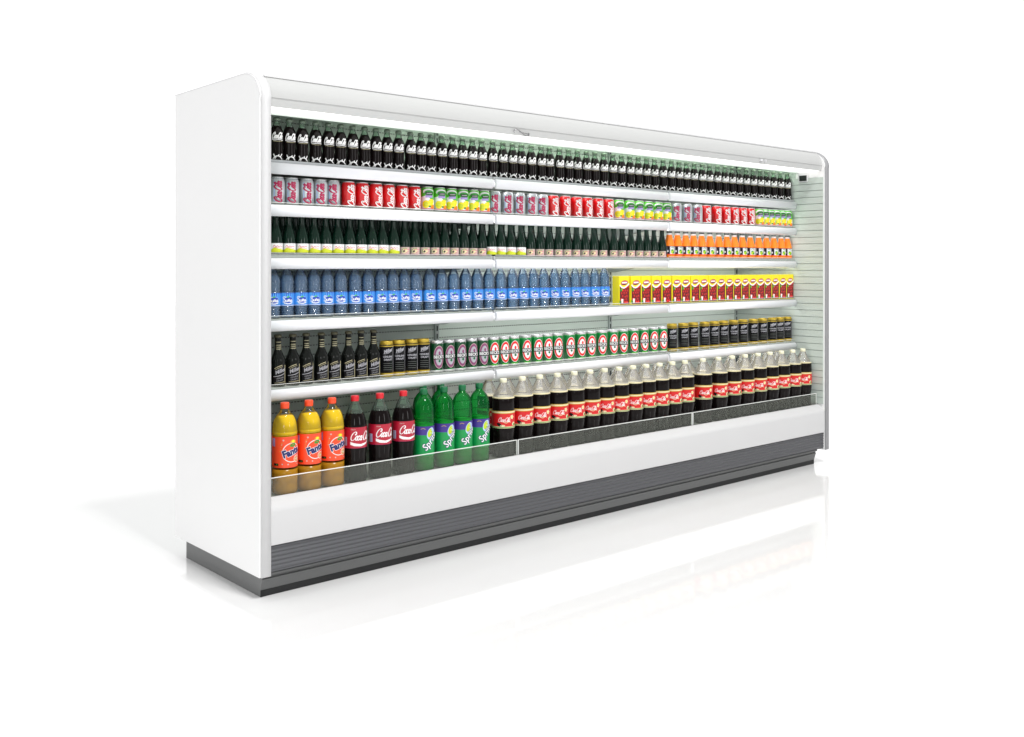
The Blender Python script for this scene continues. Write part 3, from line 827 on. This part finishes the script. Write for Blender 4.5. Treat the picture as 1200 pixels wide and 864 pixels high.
def b_sprite(root):
    R = .0470
    P = smoothprof([(.036, 0), (.045, .006), (R, .016), (R*.96, .030), (R, .042), (R, .060), (R, .190), (R, .250), (R*.975, .268), (R*.87, .290), (R*.64, .310), (.0165, .325), (.0150, .336)], 4)
    mb = MB(); mb.revolve(P, 'green_pet', 36); part(mb, 'bottle', root)
    mb = MB(); mb.revolve([(r*.95, z+.001) for r, z in P if z < .205]+[(.0005, .2055)], 'sprite_liquid', 32, segm=None)
    mb.revolve([(R*.955, .196), (R*.955, .2062), (.0005, .2064)], 'sprite_liquid_glint', 32); part(mb, 'soda', root)
    mb = MB(); mb.revolve([(.0165, .330), (.0175, .332), (.0175, .351), (.0155, .3545), (.0005, .355)], 'cap_green', 20); part(mb, 'cap', root)
    mb = MB(); label_band(mb, P, .070, .196, 'label_green', 36, bands=[(.158, .196, 'purple_blue')])
    a = Art()
    a.ell(.006, .164, .019, .027, 'pale_blue', 1, rot=-.35); a.ell(.002, .167, .0115, .020, 'lime', 2, rot=-.35); a.ell(.000, .170, .005, .011, 'label_yellow', 3, rot=-.35)
    for i in range(7): a.ell(.014+.012*math.cos(i*.9), .158+.022*math.sin(i*.9), .0045, .0045, 'pale_blue', 2, n=8)
    a.text('Sprite', .004, .131, .030, 'navy', 4, rot=.85, bold=.06, shear=.15, sx=.92); a.text('Sprite', .004, .131, .030, 'white', 5, rot=.85, bold=.012, shear=.15, sx=.92)
    a.stroke([(-.040, .184), (-.030, .188), (-.020, .184)], .002, 'gold', 1)
    a.to_mb(mb, interp(P)); part(mb, 'label', root)
def b_vanilla(root):
    R = .0545
    P = smoothprof([(.036, 0), (.050, .005), (.0530, .018), (.0500, .042), (.0490, .062), (.0510, .088), (.0535, .112), (R, .126), (R, .205), (R, .240), (.0540, .262), (.0515, .276), (.0420, .294), (.0310, .314), (.0205, .336), (.0155, .348)], 4)
    zl = .278
    mb = MB(); mb.revolve([(max(r-.0002, .001), z) for r, z in P if z < zl]+[(.0005, zl)], 'cola_dark', 32); part(mb, 'soda', root)
    mb = MB(); mb.revolve([(r+.0002, z) for r, z in P if z >= zl-.004], 'clear_pet', 36)
    mb.revolve([(.0518, zl-.003), (.0526, zl), (.0512, zl+.003)], 'cream', 36); part(mb, 'bottle', root)
    mb = MB(); mb.revolve([(.0155, .345), (.0168, .347), (.0168, .362), (.015, .365), (.0005, .3655)], 'cap_cream', 20); part(mb, 'cap', root)
    mb = MB(); label_band(mb, P, .139, .219, 'deep_label_red', 36, bands=[(.139, .1410, 'cream'), (.1410, .1445, 'leaf_green'), (.1445, .1470, 'cream'), (.207, .2095, 'gold'), (.2095, .2160, 'cream'), (.2160, .219, 'gold')])
    a = Art(); a.script(-.008, .179, .058, .019, 'white', 1, w=.12, part='both', tail=False)
    a.stroke([(-.014, .168), (.0, .164), (.012, .169), (.022, .166)], .0028, 'cream', 1)
    for i in range(5): a.ell(.030+.006*math.cos(i*1.256), .190+.006*math.sin(i*1.256), .0045, .0045, 'cream', 1, n=10)
    a.ell(.030, .190, .003, .003, 'yellow', 2, n=8)
    a.ell(-.034, .156, .013, .007, 'ink', 2, rot=-.5); a.ell(-.018, .151, .012, .004, 'cream', 2); a.ell(.040, .158, .010, .008, 'cream', 2, rot=.5); a.ell(.044, .155, .006, .006, 'leaf_green', 3)
    pass
    a.to_mb(mb, interp(P)); part(mb, 'label', root)

def copy_thing(root):
    r = root.copy(); COL.objects.link(r)
    for ch in root.children:
        c = ch.copy(); COL.objects.link(c); c.parent = r
        for g in ch.children:
            d = g.copy(); COL.objects.link(d); d.parent = c
    return r
ORD = 'first second third fourth fifth sixth seventh eighth ninth tenth eleventh twelfth thirteenth fourteenth fifteenth sixteenth seventeenth eighteenth nineteenth twentieth twenty-first twenty-second twenty-third twenty-fourth'.split()
BAY = ['left', 'middle', 'right']
def bay_of(x): return 0 if x < 1.283 else (1 if x < 2.58 else 2)
def relax(items):
    """items: [x, halfwidth, kind]; keep them from cutting into each other or the ends"""
    items.sort(key=lambda t: t[0]); n = len(items)
    lim = WID-.009-items[-1][1]
    for i in range(n-1, -1, -1):
        if i < n-1: lim = items[i+1][0]-items[i+1][1]-items[i][1]-.0006
        items[i][0] = min(items[i][0], lim)
    lim = .009+items[0][1]
    for i in range(n):
        if i: lim = items[i-1][0]+items[i-1][1]+items[i][1]+.0006
        items[i][0] = max(items[i][0], lim)
    return items
KINDS = {
 # kind: builder, name, noun for the label, category, half width, turn of the art (deg right of the camera; None = straight ahead), group
 'glass': (b_glass_cola, 'glass_cola_bottle', 'small glass cola bottle', 'bottle', .0283, 12),
 'silver': (b_silver_can, 'soda_can', 'silver cola can', 'can', .0312, 5),
 'red': (b_red_can, 'soda_can', 'red cola can', 'can', .0312, 20),
 'fruit': (b_fruit_can, 'soda_can', 'green and yellow fruit can', 'can', .0312, 12),
 'yellow': (b_yellow_bottle, 'tall_bottle', 'dark bottle with yellow-white label', 'bottle', .0278, 8),
 'pink': (b_pink_bottle, 'tall_bottle', 'dark green bottle with pink label', 'bottle', .0278, 8),
 'orange': (b_orange_bottle, 'juice_bottle', 'orange juice bottle', 'bottle', .0296, 18),
 'water': (b_water, 'water_bottle', 'blue-labelled water bottle', 'bottle', .0308, 8),
 'box': (b_box, 'juice_carton', 'yellow and red cherry carton', 'carton', .0403, None),
 'beer': (b_beer, 'beer_bottle', 'black beer bottle', 'bottle', .0307, 14),
 'mgd': (b_black_can, 'beer_can', 'black and gold beer can', 'can', .0323, 12),
 'bkshaded': (lambda r: b_oval_can(r, 'can_green_shaded', 'oval_red_shaded', False), 'beer_can', 'shade-toned green beer can with purple oval', 'can', .0328, 24),
 'bk': (b_oval_can, 'beer_can', 'bright green beer can with red oval', 'can', .0328, 20),
 'fanta': (b_fanta, 'soda_bottle', 'big orange soda bottle', 'bottle', .0500, None),
 'cola': (b_cola, 'soda_bottle', 'big cola bottle with red cap', 'bottle', .0500, None),
 'sprite': (b_sprite, 'soda_bottle', 'big green lemon soda bottle', 'bottle', .0475, None),
 'vanilla': (b_vanilla, 'soda_bottle', 'clear-necked cola bottle', 'bottle', .0540, 16),
}
SHELFN = ['top shelf', 'second shelf', 'third shelf', 'fourth shelf', 'fifth shelf', 'bottom tray']
ROWS = [(0, ['glass'], 1.680, .250), (1, ['silver', 'red', 'fruit'], 1.502, .250), (2, ['yellow', 'pink', 'orange'], 1.300, .250),
        (3, ['water', 'box'], 1.040, .250), (4, ['beer', 'mgd', 'bkshaded', 'bk'], .764, .251), (5, ['fanta', 'cola', 'sprite', 'vanilla'], .360, .118)]
protos = {}; placed = {}
def make(kind):
    bld, name = KINDS[kind][:2]
    if kind not in protos:
        r = empty(name); bld(r); protos[kind] = r
        return r
    return copy_thing(protos[kind])
nprng = random.Random(11)
for lvl, kinds, z, y in ROWS:
    items = relax([[x, KINDS[k][4], k] for k in kinds for x in XS[k]])
    cnt = {}
    for it in items:
        b = bay_of(it[0]); cnt[(it[2], b)] = cnt.get((it[2], b), 0)+1
    seen = {}
    for x, hw, k in items:

        bld, name, noun, cat, hw, turn = KINDS[k]
        b = bay_of(x); key = (k, b); i = seen.get(key, 0); seen[key] = i+1
        o = make(k)
        phi = math.degrees(math.atan2(x-CAM[0], y-CAM[1]))
        jit = nprng.uniform(-5, 5)
        rz = 0 if turn is None else -(phi-turn)+jit
        if k in ('box',): rz = nprng.uniform(-.8, .8)
        elif turn is None: rz = nprng.uniform(-3, 3)
        o.location = (x, y+nprng.uniform(-.0015, .0015), z+.0004); o.rotation_euler = (0, 0, math.radians(rz))
        n_ = cnt[key]
        placed.setdefault(k, []).append((x, b, i, n_, y))
        where = f'{SHELFN[lvl]}, {BAY[b]} bay'
        if n_ == 1: lab = f'only {noun} on the {where}'
        elif i == n_-1: lab = f'last {noun} from the left, {where}'
        else: lab = f'{ORD[i]} {noun} from the left, {where}'
        if cnt.get(key) and lvl == 5: lab = lab.replace('bottom tray', 'bottom tray front')
        tag(o, lab, cat, f'{noun}s on the {SHELFN[lvl]}')
        o.name = name
# second-row bottles that show between and behind the front row
for kind, x, y, lab in (('sprite', .868, .222, 'green lemon soda bottle standing behind the first front-row green bottle'),
                        ('sprite', .968, .222, 'green lemon soda bottle standing behind the second front-row green bottle'),
                        ('fanta', .062, .222, 'orange soda bottle half hidden behind the near end panel')):
    o = make(kind); o.location = (x, y, .3604); tag(o, lab, 'bottle', 'bottles standing in the second row'); o.name = KINDS[kind][1]
for k in ('yellow', 'pink', 'vanilla'):
    bld, name, noun, cat, hw, turn = KINDS[k]
    lvl, z, dy = {'yellow': (2, 1.300, .0575), 'pink': (2, 1.300, .0575), 'beer': (4, .764, .063), 'vanilla': (5, .360, .112)}[k]
    seen = {}
    for (x, b, i, n_, y) in placed[k]:
        if k == 'beer' and i == 0: continue
        if k == 'vanilla' and x > 3.72: continue
        o = make(k); xx = min(x+(.004 if k == 'vanilla' else .0), WID-.010-hw)
        o.location = (xx, y+dy, z+.0004)
        o.rotation_euler = (0, 0, math.radians(nprng.uniform(-60, 10)))
        o.name = name
        w_ = 'last' if i == n_-1 and n_ > 1 else ORD[i]
        tag(o, f'second-row {noun} behind the {w_} one, {BAY[b]} bay', cat, f'second-row {noun}s on the {SHELFN[lvl]}')

# ================================================================== LAMPS: one big studio softbox overhead
for nm, loc, aim, w, h, e in (('strip_lamp', (-3.6, -5.2, 2.3), (1.2, .2, 1.1), .5, 2.4, STRIP), ('strip_lamp', (2.4, -6.0, 2.6), (2.2, .2, 1.0), .5, 2.4, STRIP)):
    q = bpy.data.lights.new(nm, 'AREA'); q.shape = 'RECTANGLE'; q.size = w; q.size_y = h; q.energy = e
    qo = bpy.data.objects.new(nm, q); COL.objects.link(qo); qo.location = loc
    qo.rotation_euler = (Vector(aim)-Vector(loc)).to_track_quat('-Z', 'Y').to_euler()
ld = bpy.data.lights.new('softbox', 'AREA'); ld.shape = 'RECTANGLE'; ld.size = 1.8; ld.size_y = 1.8; ld.energy = SOFTBOX
ld.color = (1, .995, .985)
lo = bpy.data.objects.new('softbox', ld); COL.objects.link(lo)
lo.location = (.5, -5.2, 10.4); d = Vector((1.6, .2, 0))-lo.location
lo.rotation_euler = d.to_track_quat('-Z', 'Y').to_euler()
